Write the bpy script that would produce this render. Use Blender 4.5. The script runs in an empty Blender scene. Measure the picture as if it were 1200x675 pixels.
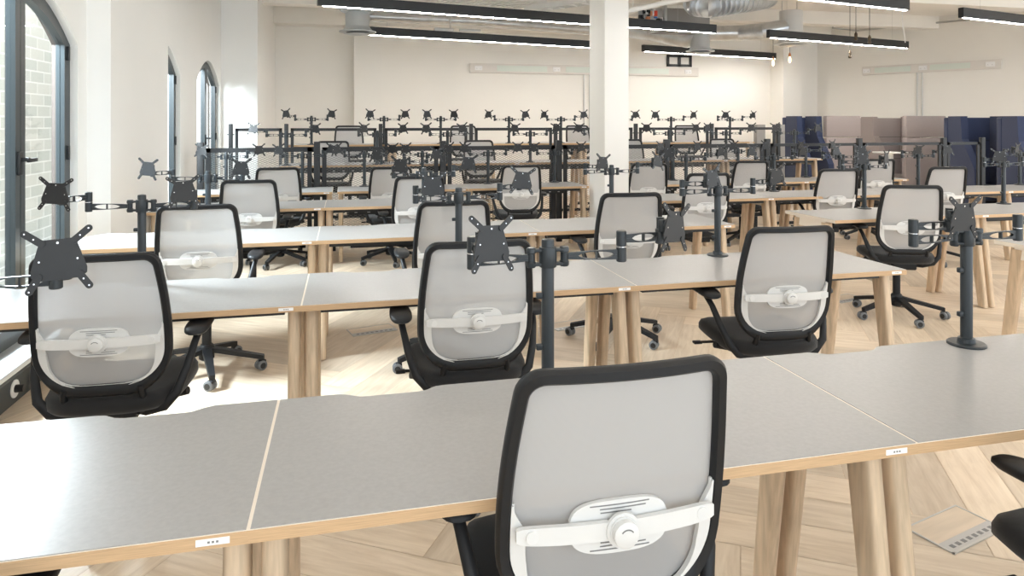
import bpy, bmesh, math, random
from mathutils import Vector, Matrix
R = math.radians
PI = math.pi
random.seed(7)
scene = bpy.context.scene
COL = scene.collection

# ------------------------------------------------------------------ camera, world, lights, exposure
CAM_H = 1.444
YAW = 0.2363
cam_data = bpy.data.cameras.new('camera')
cam_data.sensor_width = 36.0
cam_data.lens = 813.0 / 1200.0 * 36.0
cam_data.shift_y = -(337.5 - 143.0) / 1200.0
cam_data.clip_start = 0.05
camera = bpy.data.objects.new('camera', cam_data)
camera.location = (0, 0, CAM_H)
camera.rotation_euler = (R(90), 0, -YAW)
COL.objects.link(camera)
scene.camera = camera

world = bpy.data.worlds.new('daylight')
scene.world = world
world.use_nodes = True
bg = world.node_tree.nodes['Background']
bg.inputs[0].default_value = (0.86, 0.94, 1.0, 1)
bg.inputs[1].default_value = 0.85
scene.view_settings.view_transform = 'Standard'
scene.view_settings.look = 'None'
scene.view_settings.gamma = 1.0
scene.view_settings.exposure = 1.68
scene.view_settings.use_curve_mapping = False
scene.cycles.max_bounces = 8
scene.cycles.diffuse_bounces = 5
scene.cycles.transparent_max_bounces = 24
scene.cycles.sample_clamp_indirect = 6.0
LAMP_EMIT = 34.0

def area(name, loc, rot, sx, sy, power, col):
    l = bpy.data.lights.new(name, 'AREA'); l.shape = 'RECTANGLE'; l.size = sx; l.size_y = sy
    l.energy = power; l.color = col
    o = bpy.data.objects.new(name, l); o.location = loc; o.rotation_euler = rot
    COL.objects.link(o); return o
# sky light falling steeply through the arched windows, sun on the street side of the building opposite
for nm, yy, pw in (('near', 4.3, 420), ('middle', 7.17, 230), ('far', 9.47, 16)):
    area('daylight_%s_window' % nm, (-3.0, yy, 2.95), (0, R(-90), 0), 1.2, 1.5, pw, (0.84, 0.93, 1.0))
# unseen strip lights added above the frame to brighten the desks and right wall
for x, y, L in ((0.2, 0.9, 3.6), (1.2, 3.0, 3.6), (5.4, 1.6, 4.0), (6.6, 3.9, 3.6), (9.6, 4.6, 3.0)):
    area('overhead_fill_light', (x, y, 2.72), (0, 0, 0.225), L, 0.08, (4 if x < 3 else 13) * L / 3.6, (1.0, 0.95, 0.88))
sun = bpy.data.lights.new('sun', 'SUN'); sun.energy = 0.7; sun.angle = R(2); sun.color = (1.0, 0.97, 0.92)
so = bpy.data.objects.new('sun', sun); so.rotation_euler = (0, R(24), R(8)); COL.objects.link(so)

# ------------------------------------------------------------------ placing helpers
CY, SY = math.cos(YAW), math.sin(YAW)
def ray(u):
    t = (u - 600.0) / 813.0
    return (SY + t * CY) / (CY - t * SY)
def onY(u, Y):                      # X of the sight line u on the row at depth Y
    return ray(u) * Y
def atH(u, v, H):                   # floor position of a point seen at u, v whose height is H
    z = (H - CAM_H) * 813.0 / (143.0 - v)
    x = (u - 600.0) / 813.0 * z
    return (z * SY + x * CY, z * CY - x * SY)
def hAt(v, X, Y):                   # height of a point at X, Y seen at v
    return CAM_H + (143.0 - v) * (Y * CY + X * SY) / 813.0

# ------------------------------------------------------------------ materials
MATS = {}
def mat(name, col, rough=0.5, metal=0.0, spec=0.5, noise=None, bump=None, sheen=0.0, emit=None):
    m = bpy.data.materials.new(name); m.use_nodes = True
    nt = m.node_tree; b = nt.nodes['Principled BSDF']
    b.inputs['Base Color'].default_value = (*col, 1)
    b.inputs['Roughness'].default_value = rough
    b.inputs['Metallic'].default_value = metal
    b.inputs['Specular IOR Level'].default_value = spec
    if sheen: b.inputs['Sheen Weight'].default_value = sheen
    if emit:
        b.inputs['Emission Color'].default_value = (*emit[0], 1)
        b.inputs['Emission Strength'].default_value = emit[1]
    tc = nt.nodes.new('ShaderNodeTexCoord')
    if noise:
        sc, amt = noise[0], noise[1]
        n = nt.nodes.new('ShaderNodeTexNoise'); n.inputs['Scale'].default_value = sc
        n.inputs['Detail'].default_value = 4
        mp = nt.nodes.new('ShaderNodeMapping')
        if len(noise) > 2: mp.inputs['Scale'].default_value = noise[2]
        nt.links.new(tc.outputs['Object'], mp.inputs[0]); nt.links.new(mp.outputs[0], n.inputs['Vector'])
        r = nt.nodes.new('ShaderNodeValToRGB')
        r.color_ramp.elements[0].position = 0.3; r.color_ramp.elements[1].position = 0.7
        r.color_ramp.elements[0].color = (*[c * (1 - amt) for c in col], 1)
        r.color_ramp.elements[1].color = (*[min(1, c * (1 + amt)) for c in col], 1)
        nt.links.new(n.outputs['Fac'], r.inputs[0]); nt.links.new(r.outputs[0], b.inputs['Base Color'])
    if bump:
        n2 = nt.nodes.new('ShaderNodeTexNoise'); n2.inputs['Scale'].default_value = bump[0]
        nt.links.new(tc.outputs['Object'], n2.inputs['Vector'])
        bp = nt.nodes.new('ShaderNodeBump'); bp.inputs['Strength'].default_value = bump[1]; bp.inputs['Distance'].default_value = 0.002
        nt.links.new(n2.outputs['Fac'], bp.inputs['Height']); nt.links.new(bp.outputs[0], b.inputs['Normal'])
    MATS[name] = m
    return m
mat('wall_paint', (0.87, 0.85, 0.805), 0.7, noise=(1.2, 0.015), bump=(60, 0.05))
mat('wall_paint_white', (0.89, 0.885, 0.865), 0.7, noise=(1.5, 0.01))
mat('ceiling_paint', (0.90, 0.88, 0.84), 0.8, noise=(2.0, 0.02))
mat('window_metal', (0.035, 0.045, 0.05), 0.35)
mat('black_metal', (0.013, 0.014, 0.016), 0.42, noise=(30, 0.1))
mat('arm_metal', (0.021, 0.027, 0.032), 0.33)
mat('frame_plastic', (0.009, 0.010, 0.012), 0.5, spec=0.35, bump=(400, 0.1))
mat('black_fabric', (0.006, 0.006, 0.007), 0.9, sheen=0.2, bump=(500, 0.4))
mat('white_plastic', (0.70, 0.70, 0.69), 0.35)
mat('chrome', (0.7, 0.7, 0.7), 0.15, 1.0)
mat('caster_rubber', (0.16, 0.17, 0.18), 0.5)
mat('duct_metal', (0.62, 0.64, 0.66), 0.28, 0.9, noise=(6, 0.12))
mat('duct_grey', (0.50, 0.52, 0.53), 0.45, 0.3)
mat('grey_box', (0.27, 0.26, 0.25), 0.7)
mat('linoleum', (0.335, 0.33, 0.325), 0.30, noise=(90, 0.05), bump=(200, 0.05))
mat('oak_edge', (0.56, 0.375, 0.215), 0.5, noise=(14, 0.13, (1, 12, 40)))
mat('oak_light_edge', (0.80, 0.72, 0.62), 0.5)
mat('oak_leg', (0.58, 0.43, 0.29), 0.5, noise=(9, 0.20, (9, 5, 0.6)))
mat('dark_bounce_skin', (0.10, 0.08, 0.07), 0.9)
mat('floor_lid', (0.66, 0.54, 0.41), 0.45, noise=(3, 0.10, (1, 8, 1)))
mat('oak_pale_leg', (0.62, 0.48, 0.335), 0.5, noise=(9, 0.18, (9, 5, 0.6)))
mat('navy_fabric', (0.014, 0.026, 0.075), 0.95, sheen=0.3, noise=(150, 0.25))
mat('mauve_fabric', (0.31, 0.265, 0.26), 0.95, sheen=0.3, noise=(150, 0.12))
mat('table_white', (0.82, 0.82, 0.80), 0.3)
mat('paper_white', (0.88, 0.88, 0.88), 0.6)
mat('ink_grey', (0.2, 0.2, 0.2), 0.6)
mat('trunking_white', (0.74, 0.71, 0.67), 0.5)
mat('trunking_green', (0.70, 0.76, 0.70), 0.35)
mat('galvanised', (0.55, 0.55, 0.54), 0.4, 0.8)
mat('red_plastic', (0.8, 0.08, 0.04), 0.4)
mat('blue_plastic', (0.05, 0.2, 0.6), 0.4)
mat('copper', (0.75, 0.36, 0.2), 0.3, 0.9)
mat('brass_dark', (0.14, 0.11, 0.08), 0.4, 0.7)
mat('lamp_strip', (1, 1, 1), 0.5, emit=((1.0, 0.95, 0.88), LAMP_EMIT))
mat('bulb_glow', (1, 0.8, 0.5), 0.3, emit=((1.0, 0.62, 0.28), 5.0))
mat('brass_plate', (0.5, 0.5, 0.5), 0.4, 0.7)
mat('mesh_wire', (0.19, 0.19, 0.185), 0.5)

def mesh_fabric():
    m = bpy.data.materials.new('mesh_fabric'); m.use_nodes = True; nt = m.node_tree
    b = nt.nodes['Principled BSDF']; out = nt.nodes['Material Output']
    b.inputs['Base Color'].default_value = (0.50, 0.50, 0.505, 1); b.inputs['Roughness'].default_value = 0.8
    tc = nt.nodes.new('ShaderNodeTexCoord')
    w1 = nt.nodes.new('ShaderNodeTexWave'); w1.inputs['Scale'].default_value = 190; w1.bands_direction = 'X'
    w2 = nt.nodes.new('ShaderNodeTexWave'); w2.inputs['Scale'].default_value = 190; w2.bands_direction = 'Z'
    nt.links.new(tc.outputs['Object'], w1.inputs[0]); nt.links.new(tc.outputs['Object'], w2.inputs[0])
    mu = nt.nodes.new('ShaderNodeMath'); mu.operation = 'MULTIPLY'
    nt.links.new(w1.outputs['Fac'], mu.inputs[0]); nt.links.new(w2.outputs['Fac'], mu.inputs[1])
    mr = nt.nodes.new('ShaderNodeMapRange'); mr.inputs['To Min'].default_value = 0.04; mr.inputs['To Max'].default_value = 0.34
    nt.links.new(mu.outputs[0], mr.inputs['Value'])
    tr = nt.nodes.new('ShaderNodeBsdfTransparent')
    tl = nt.nodes.new('ShaderNodeBsdfTranslucent'); tl.inputs[0].default_value = (0.6, 0.6, 0.6, 1)
    m1 = nt.nodes.new('ShaderNodeMixShader'); m1.inputs[0].default_value = 0.3
    nt.links.new(b.outputs[0], m1.inputs[1]); nt.links.new(tl.outputs[0], m1.inputs[2])
    m2 = nt.nodes.new('ShaderNodeMixShader')
    nt.links.new(mr.outputs[0], m2.inputs[0]); nt.links.new(m1.outputs[0], m2.inputs[1]); nt.links.new(tr.outputs[0], m2.inputs[2])
    nt.links.new(m2.outputs[0], out.inputs[0])
    MATS['mesh_fabric'] = m
mesh_fabric()

def floor_mat():
    m = bpy.data.materials.new('herringbone_oak'); m.use_nodes = True; nt = m.node_tree
    b = nt.nodes['Principled BSDF']; b.inputs['Roughness'].default_value = 0.42
    at = nt.nodes.new('ShaderNodeAttribute'); at.attribute_name = 'tone'; at.attribute_type = 'GEOMETRY'
    uv = nt.nodes.new('ShaderNodeUVMap'); uv.uv_map = 'grain'
    mp = nt.nodes.new('ShaderNodeMapping'); mp.inputs['Scale'].default_value = (1.6, 14, 1)
    n = nt.nodes.new('ShaderNodeTexNoise'); n.inputs['Scale'].default_value = 2.2; n.inputs['Detail'].default_value = 7; n.inputs['Roughness'].default_value = 0.62; n.inputs['Distortion'].default_value = 0.6
    nt.links.new(uv.outputs[0], mp.inputs[0]); nt.links.new(mp.outputs[0], n.inputs['Vector'])
    r = nt.nodes.new('ShaderNodeValToRGB')
    r.color_ramp.elements[0].position = 0.28; r.color_ramp.elements[0].color = (0.60, 0.475, 0.345, 1)
    r.color_ramp.elements[1].position = 0.72; r.color_ramp.elements[1].color = (0.80, 0.675, 0.53, 1)
    nt.links.new(n.outputs['Fac'], r.inputs[0])
    mr = nt.nodes.new('ShaderNodeMapRange'); mr.inputs['To Min'].default_value = 0.80; mr.inputs['To Max'].default_value = 1.14
    nt.links.new(at.outputs['Fac'], mr.inputs['Value'])
    mx = nt.nodes.new('ShaderNodeMix'); mx.data_type = 'RGBA'; mx.blend_type = 'MULTIPLY'; mx.inputs['Factor'].default_value = 1
    nt.links.new(r.outputs[0], mx.inputs['A'])
    cb = nt.nodes.new('ShaderNodeCombineXYZ')
    for k in range(3): nt.links.new(mr.outputs[0], cb.inputs[k])
    nt.links.new(cb.outputs[0], mx.inputs['B'])
    nt.links.new(mx.outputs['Result'], b.inputs['Base Color'])
    MATS['herringbone_oak'] = m
floor_mat()

def brick_mat():
    m = bpy.data.materials.new('pale_brick'); m.use_nodes = True; nt = m.node_tree
    b = nt.nodes['Principled BSDF']; b.inputs['Roughness'].default_value = 0.9
    tc = nt.nodes.new('ShaderNodeTexCoord'); mp = nt.nodes.new('ShaderNodeMapping')
    mp.inputs['Rotation'].default_value = (R(90), 0, R(90))
    sx = nt.nodes.new('ShaderNodeSeparateXYZ'); cx = nt.nodes.new('ShaderNodeCombineXYZ')
    nt.links.new(tc.outputs['Object'], sx.inputs[0])
    nt.links.new(sx.outputs['Y'], cx.inputs['X']); nt.links.new(sx.outputs['Z'], cx.inputs['Y'])
    br = nt.nodes.new('ShaderNodeTexBrick'); br.inputs['Scale'].default_value = 1.0
    br.inputs['Brick Width'].default_value = 0.34; br.inputs['Row Height'].default_value = 0.125; br.inputs['Mortar Size'].default_value = 0.008
    br.inputs['Color1'].default_value = (0.52, 0.51, 0.46, 1); br.inputs['Color2'].default_value = (0.42, 0.43, 0.39, 1)
    br.inputs['Mortar'].default_value = (0.66, 0.65, 0.61, 1)
    nt.links.new(cx.outputs[0], br.inputs['Vector']); nt.links.new(br.outputs['Color'], b.inputs['Base Color'])
    MATS['pale_brick'] = m
brick_mat()

def glass_mat():
    m = bpy.data.materials.new('window_glass'); m.use_nodes = True; nt = m.node_tree
    out = nt.nodes['Material Output']; nt.nodes.remove(nt.nodes['Principled BSDF'])
    tr = nt.nodes.new('ShaderNodeBsdfTransparent'); tr.inputs[0].default_value = (0.96, 0.98, 0.98, 1)
    gl = nt.nodes.new('ShaderNodeBsdfGlossy'); gl.inputs['Roughness'].default_value = 0.02
    mx = nt.nodes.new('ShaderNodeMixShader')
    mx.inputs[0].default_value = 0.06; nt.links.new(tr.outputs[0], mx.inputs[1]); nt.links.new(gl.outputs[0], mx.inputs[2])
    nt.links.new(mx.outputs[0], out.inputs[0])
    MATS['window_glass'] = m
glass_mat()

# ------------------------------------------------------------------ mesh helpers
class MB:
    def __init__(s): s.v = []; s.f = []; s.m = []
    def add(s, vs, fs, mi=0):
        n = len(s.v); s.v += [tuple(v) for v in vs]; s.f += [tuple(i + n for i in f) for f in fs]; s.m += [mi] * len(fs); return s
    def box(s, x0, y0, z0, x1, y1, z1, mi=0):
        vs = [(x0, y0, z0), (x1, y0, z0), (x1, y1, z0), (x0, y1, z0), (x0, y0, z1), (x1, y0, z1), (x1, y1, z1), (x0, y1, z1)]
        return s.add(vs, [(3, 2, 1, 0), (4, 5, 6, 7), (0, 1, 5, 4), (1, 2, 6, 5), (2, 3, 7, 6), (3, 0, 4, 7)], mi)
    def cbox(s, c, d, mi=0, b=0.0, M=None):
        """box with centre c, size d, chamfer b, optional matrix"""
        bm = bmesh.new(); bmesh.ops.create_cube(bm, size=1)
        for v in bm.verts: v.co = Vector((v.co.x * d[0], v.co.y * d[1], v.co.z * d[2]))
        if b > 0: bmesh.ops.bevel(bm, geom=bm.edges[:], offset=b, segments=3, affect='EDGES', profile=0.5)
        vs = [(M @ (v.co) if M else v.co) + Vector(c) for v in bm.verts]
        bm.verts.index_update()
        fs = [[v.index for v in f.verts] for f in bm.faces]; bm.free()
        return s.add(vs, fs, mi)
    def tube(s, pts, r, n=12, mi=0, cap=True, sx=1.0):
        pts = [Vector(p) for p in pts]; rings = []; vs = []
        rr = r if isinstance(r, (list, tuple)) else [r] * len(pts)
        up = None
        for i, p in enumerate(pts):
            if i == 0: t = pts[1] - pts[0]
            elif i == len(pts) - 1: t = pts[-1] - pts[-2]
            else: t = (pts[i + 1] - pts[i]).normalized() + (pts[i] - pts[i - 1]).normalized()
            t.normalize()
            if up is None:
                up = Vector((0, 0, 1)) if abs(t.z) < 0.9 else Vector((1, 0, 0))
            a = t.cross(up).normalized(); c = a.cross(t).normalized(); up = c
            for k in range(n):
                g = 2 * PI * (k + .5) / n
                vs.append(p + a * (math.cos(g) * rr[i] * sx) + c * (math.sin(g) * rr[i]))
        fs = []
        for i in range(len(pts) - 1):
            for k in range(n):
                k2 = (k + 1) % n
                fs.append((i * n + k, (i + 1) * n + k, (i + 1) * n + k2, i * n + k2))
        if cap:
            fs.append(tuple(range(n))); fs.append(tuple(reversed(range((len(pts) - 1) * n, len(pts) * n))))
        return s.add(vs, fs, mi)
    def cyl(s, p0, p1, r, n=20, mi=0): return s.tube([p0, p1], r, n, mi)
    def lathe(s, prof, c=(0, 0, 0), n=28, mi=0):
        vs = []; fs = []
        for (r, z) in prof:
            for k in range(n):
                g = 2 * PI * k / n; vs.append((c[0] + r * math.cos(g), c[1] + r * math.sin(g), c[2] + z))
        for i in range(len(prof) - 1):
            for k in range(n):
                k2 = (k + 1) % n; fs.append((i * n + k, i * n + k2, (i + 1) * n + k2, (i + 1) * n + k))
        fs.append(tuple(reversed(range(n)))); fs.append(tuple(range((len(prof) - 1) * n, len(prof) * n)))
        return s.add(vs, fs, mi)
    def prism(s, poly, h0, h1, mi=0, plane='xy'):
        """extrude a polygon; plane xy -> along z, xz -> along y, yz -> along x"""
        def P(a, b, h): return {'xy': (a, b, h), 'xz': (a, h, b), 'yz': (h, a, b)}[plane]
        n = len(poly)
        vs = [P(a, b, h0) for a, b in poly] + [P(a, b, h1) for a, b in poly]
        fs = [tuple(reversed(range(n))), tuple(range(n, 2 * n))] + [(i, (i + 1) % n, n + (i + 1) % n, n + i) for i in range(n)]
        return s.add(vs, fs, mi)
    def strip(s, A, B, d, mi=0):
        """solid ribbon between point lists A and B, thickness vector d"""
        A = [Vector(p) for p in A]; B = [Vector(p) for p in B]; d = Vector(d); n = len(A)
        vs = A + B + [p + d for p in A] + [p + d for p in B]; fs = []
        for i in range(n - 1):
            fs += [(i, i + 1, n + i + 1, n + i), (2 * n + i, 3 * n + i, 3 * n + i + 1, 2 * n + i + 1),
                   (i, 2 * n + i, 2 * n + i + 1, i + 1), (n + i, n + i + 1, 3 * n + i + 1, 3 * n + i)]
        fs += [(0, n, 3 * n, 2 * n), (n - 1, 3 * n - 1, 4 * n - 1, 2 * n - 1)]
        return s.add(vs, fs, mi)
    def mesh(s, name, mats, smooth=True, angle=38):
        me = bpy.data.meshes.new(name); me.from_pydata(s.v, [], s.f)
        if not isinstance(mats, (list, tuple)): mats = [mats]
        for m in mats: me.materials.append(MATS[m])
        me.polygons.foreach_set('material_index', s.m)
        bm = bmesh.new(); bm.from_mesh(me); bmesh.ops.recalc_face_normals(bm, faces=bm.faces[:]); bm.to_mesh(me); bm.free()
        if smooth:
            me.shade_smooth(); me.set_sharp_from_angle(angle=R(angle))
        me.update()
        return me
    def build(s, name, mats, parent=None, loc=None, rot=None, **k):
        return put(name, s.mesh(name, mats, **k), parent, loc, rot)
def put(name, me, parent=None, loc=None, rot=None):
    o = bpy.data.objects.new(name, me); COL.objects.link(o)
    if parent: o.parent = parent
    if loc: o.location = loc
    if rot: o.rotation_euler = rot
    return o
def empty(name, loc=(0, 0, 0), rz=0.0, parent=None):
    o = bpy.data.objects.new(name, None); o.empty_display_size = 0.1
    o.location = loc; o.rotation_euler = (0, 0, rz); COL.objects.link(o)
    if parent: o.parent = parent
    return o
def tag(o, label, cat, group=None):
    o['label'] = label; o['category'] = cat
    if group: o['group'] = group
    return o
def struct(o): o['kind'] = 'structure'; return o
KIDS = {}
def copy_tree(o, parent=None):
    c = o.copy(); COL.objects.link(c)
    if parent: c.parent = parent
    for ch in KIDS.get(o.name, o.children): copy_tree(ch, c)
    return c

# ------------------------------------------------------------------ the room
WX = -1.68           # inner face of the window wall
BY = 13.0            # back wall
def make_floor():
    L, W = 1.2, 0.2; N = 6
    ang = R(58)      # first plank direction, from the X axis
    c, s = math.cos(ang), math.sin(ang)
    vs = []; fs = []; tones = []; uvs = []
    x0, x1, y0, y1 = WX - .15, 13.6, -2.6, BY + .3
    rnd = random.Random(3)
    def rect(a, b, w, h, alongA):
        # herringbone cell coordinates -> world
        pts = [(a, b), (a + w, b), (a + w, b + h), (a, b + h)]
        wp = [(p * c - q * s + 5, p * s + q * c + 5) for p, q in pts]
        mx = sum(p[0] for p in wp) / 4; my = sum(p[1] for p in wp) / 4
        if not (x0 - .7 < mx < x1 + .7 and y0 - .7 < my < y1 + .7): return
        g = 0.0012
        pts = [(a + g, b + g), (a + w - g, b + g), (a + w - g, b + h - g), (a + g, b + h - g)]
        wp = [(p * c - q * s + 5, p * s + q * c + 5) for p, q in pts]
        n = len(vs); vs.extend([(p[0], p[1], 0) for p in wp]); fs.append((n, n + 1, n + 2, n + 3))
        tones.append(rnd.random()); o1, o2 = rnd.random() * 50, rnd.random() * 50
        for p, q in pts:
            uvs.append((p - a + o1, q - b + o2) if alongA else (q - b + o1, p - a + o2))
    # diagonal herringbone on a W grid: horizontal plank at (i*W.., ) shifted by one W per row
    for k in range(-90, 90):
        for j in range(-12, 13):
            a = k * W + j * 2 * N * W * 0.5 * 2 * 0.5
            a = k * W + j * 2 * L
            b = k * W
            rect(a, b, L, W, True)
            rect(a + L, b - L + W, W, L, False)
    me = bpy.data.meshes.new('floor'); me.from_pydata(vs, [], fs)
    at = me.attributes.new('tone', 'FLOAT', 'FACE'); at.data.foreach_set('value', tones)
    uvl = me.uv_layers.new(name='grain')
    uvl.data.foreach_set('uv', [q for p in uvs for q in p])
    me.materials.append(MATS['herringbone_oak'])
    o = struct(put('floor', me))
    b = MB().box(x0 - .5, y0 - .5, -.1, x1 + .5, y1 + .5, -.002)
    bb = b.build('floor_joint', 'oak_leg', o, smooth=False)
make_floor()

def arch_pts(c, hw, spring, rise, n=14):
    """outline top of the window from right spring to left spring, a flattened pointed arch"""
    pts = []
    for i in range(n + 1):
        t = -1 + 2 * i / n
        pts.append((c - t * hw, spring + rise * (1 - abs(t) ** 1.9)))
    return pts
WIN = [(4.30, 0.72, 1.94, 0.30), (7.17, 0.72, 1.94, 0.28), (9.47, 0.74, 1.94, 0.28)]
SILL = 0.25
def wall_with_arches(name, WX, T, m, label=None):
    mb = MB()
    xo = WX - T; CE = 3.45
    ys = -2.6
    for (c, hw, sp, rise) in WIN:
        mb.box(xo, ys, 0, WX, c - hw, CE)
        mb.box(xo, c - hw, 0, WX, c + hw, SILL)
        arc = arch_pts(c, hw, sp, rise)
        poly = [(y, z) for y, z in arc] + [(c - hw, CE), (c + hw, CE)]
        mb.strip([(xo, y, z) for y, z in arc], [(xo, y, CE) for y, z in arc], (T, 0, 0))
        ys = c + hw
    mb.box(xo, ys, 0, WX, BY + .2, CE)
    return struct(mb.build(name, m, angle=30))
wall_with_arches('wall_left', WX, .12, 'wall_paint_white')
wall_with_arches('wall_left_bounce_skin', WX - .12, .03, 'dark_bounce_skin')  # unseen dark skin added outside to cut bounce onto the bricks opposite

def make_window(i, c, hw, sp, rise):
    root = empty('window_%d' % i, (0, 0, 0)); struct(root)
    X = WX - 0.10; d = 0.055
    def ring(off, wid, x, dep, a0=-1, a1=1):
        """frame band following the whole outline, offset inwards"""
        out = []; inn = []
        for lst, o in ((out, off), (inn, off + wid)):
            h = hw - o
            arc = arch_pts(c, h, sp, rise - o * .8)
            lst.extend([(c + h, SILL + o)] + arc + [(c - h, SILL + o)])
            lst.append((c + h, SILL + o))
        return out, inn
    fr = MB(); o, n = ring(0.0, 0.05, X, d)
    fr.strip([(X, y, z) for y, z in o], [(X, y, z) for y, z in n], (d, 0, 0))
    f = fr.build('window_frame', 'window_metal', root, angle=25)
    # two side-hung sashes meeting in the middle
    for sgn in (1, -1):
        sb = MB(); h = hw - 0.055; w = 0.055
        pts_o = [(c + sgn * .004, SILL + .055), (c + sgn * h, SILL + .055)]; pts_i = [(c + sgn * (.004 + w), SILL + .055 + w), (c + sgn * (h - w), SILL + .055 + w)]
        nseg = 9
        for k in range(nseg + 1):
            t = 1 - k / nseg
            pts_o.append((c + sgn * max(.004, t * h), sp + (rise - .05) * (1 - t ** 1.9)))
            ti = t * (h - w) / h
            yy = max(.004 + w, t * (h - w))
            pts_i.append((c + sgn * yy, sp - .01 + (rise - .05 - w * .7) * (1 - (yy / (h - w)) ** 1.9)))
        pts_o.append(pts_o[0]); pts_i.append(pts_i[0])
        sb.strip([(X + .012, y, z) for y, z in pts_o], [(X + .012, y, z) for y, z in pts_i], (.05, 0, 0))
        s = sb.build('sash', 'window_metal', root, angle=25)
        g = MB(); poly = pts_i[:-1]
        g.prism([(y, z) for y, z in poly], X + .034, X + .040, plane='yz')
        g.build('pane', 'window_glass', root, smooth=False)
        hb = MB()
        for zz in (.55, 1.25, 1.88): hb.cbox((X + .066, c + sgn * (h - .01), zz), (.02, .022, .09), b=.003)
        hb.build('hinge', 'black_metal', s)
    hb = MB(); hb.cbox((X + .068, c - .02, 1.22), (.02, .05, .13), b=.006); hb.cbox((X + .095, c - .02, 1.24), (.04, .022, .022), b=.004)
    hb.cbox((X + .112, c + .02, 1.235), (.016, .11, .022), b=.005)
    hb.build('window_handle', 'black_metal', root)
    sl = MB(); sl.cbox((WX + .0, c, SILL - .012), (.26, 2 * hw + .08, .03), b=.006)
    sl.build('window_sill', 'duct_grey', root)
for i, w in enumerate(WIN): make_window(i + 1, *w)

def wall_box(name, x0, y0, x1, y1, z0=0, z1=3.45, m='wall_paint'):
    return struct(MB().box(x0, y0, z0, x1, y1, z1).build(name, m, smooth=False))
wall_box('wall_window_pier', WX - .02, 5.18, -1.535, 6.74, m='wall_paint_white')
wall_box('wall_far_return', WX - .02, 10.36, -1.20, BY + .1, m='wall_paint_white')
wall_box('wall_back', -1.8, BY, 9.9, BY + .2)
wall_box('wall_back_pier', onY(415, 12.7), 12.7, onY(447, 12.7), BY + .05)
wall_box('wall_back_column', onY(918, 12.55), 12.55, onY(939, 12.55), BY + .05)
# the right wall runs obliquely towards the camera
RW0 = Vector((9.88, 13.05)); RWD = Vector((.448, -.894)); RWN = Vector((.894, .448))
def rw(L, off, z): p = RW0 + RWD * L - RWN * off; return (p.x, p.y, z)
mb = MB(); a = RW0 - RWD * .3; b = RW0 + RWD * 8.5
mb.prism([(a.x, a.y), (b.x, b.y), (b.x + .2 * RWN.x, b.y + .2 * RWN.y), (a.x + .2 * RWN.x, a.y + .2 * RWN.y)], 0, 3.6)
struct(mb.build('wall_right', 'wall_paint', smooth=False))
wall_box('wall_bulkhead', -1.6, 12.62, 9.95, BY + .05, 3.16, 3.45)
struct(MB().box(WX - .15, -2.6, 3.45, 14, BY + .4, 3.6).build('ceiling', 'ceiling_paint', smooth=False))
# beams crossing the ceiling
for k, (y0, y1, z0) in enumerate(((10.9, 11.15, 3.22), (8.3, 8.6, 3.15), (5.2, 5.5, 3.15))):
    struct(MB().box(WX - .1, y0, z0, 13.6, y1, 3.47).build('ceiling_beam_%d' % (k + 1), 'ceiling_paint', smooth=False))
struct(MB().box(2.7, 6.98, 0, 2.975, 7.45, 3.46).build('pillar', 'wall_paint_white', smooth=False))
bb = MB(); bb.box(WX, -2.6, 0, WX + .03, 5.18, .13); struct(bb.build('baseboard_left', 'window_metal', smooth=False))
bb = MB(); bb.box(-1.2, BY - .02, 0, 9.9, BY, .13); struct(bb.build('baseboard_back', 'paper_white', smooth=False))
# neighbouring brick building outside the windows
ob = MB(); ob.box(-3.6, 0.0, -1.5, -3.3, 16, 3.3); tag(ob.build('brick_building', 'pale_brick', smooth=False), 'pale brick wall of the neighbouring building outside the arched windows', 'building')

# ------------------------------------------------------------------ desks
W_D, D_D = 1.405, 0.59
def scallop(x, W):
    d = 0
    for c in (.285, W - .285):
        a = abs(x - c)
        if a < .13: d = max(d, .03 if a < .075 else .03 * (0.5 + 0.5 * math.cos((a - .075) / .055 * PI)))
    return d
def desk_outline(W, D, inset=0, chamfer=False):
    pts = [(inset, inset), (W - inset, inset)]
    xs = [W - inset - (W - 2 * inset) * i / 56 for i in range(57)]
    for x in xs: pts.append((x, D - inset - scallop(x, W)))
    if chamfer:
        pts = [p for p in pts if not (p[0] < .09 and p[1] > D - .1)]
        pts += [(.09, D - inset), (inset, D - .12)]
    return pts
def desk_legs(H, W):
    """four splayed legs; returns meshes around their own position"""
    out = []
    for x, nm in ((.034, 'L'), (W - .034, 'R')):
        for yt, yf in ((.135, .045), (D_D - .135, D_D - .045)):
            mb = MB(); w = .050; h = H - .036
            sg = 1 if x < W / 2 else -1
            secs = []
            for t in (0, 1):
                y = yf + (yt - yf) * t; ww = w * (0.86 + .14 * t); dd = .040 + .010 * t
                z = h * t; ring = []
                n = 20
                for k in range(n):
                    g = 2 * PI * k / n; cc, ss = math.cos(g), math.sin(g)
                    px = (abs(cc) ** .55) * (1 if cc > 0 else -1) * ww / 2; py = (abs(ss) ** .55) * (1 if ss > 0 else -1) * dd * 0.85
                    ring.append((x + px, y + py, z + .004 * (1 - t)))
                secs.append(ring)
            n = 20; vs = secs[0] + secs[1]
            fs = [(k, (k + 1) % n, n + (k + 1) % n, n + k) for k in range(n)] + [tuple(reversed(range(n))), tuple(range(n, 2 * n))]
            mb.add(vs, fs); out.append(mb)
    return out
DESKS = {}
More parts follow.
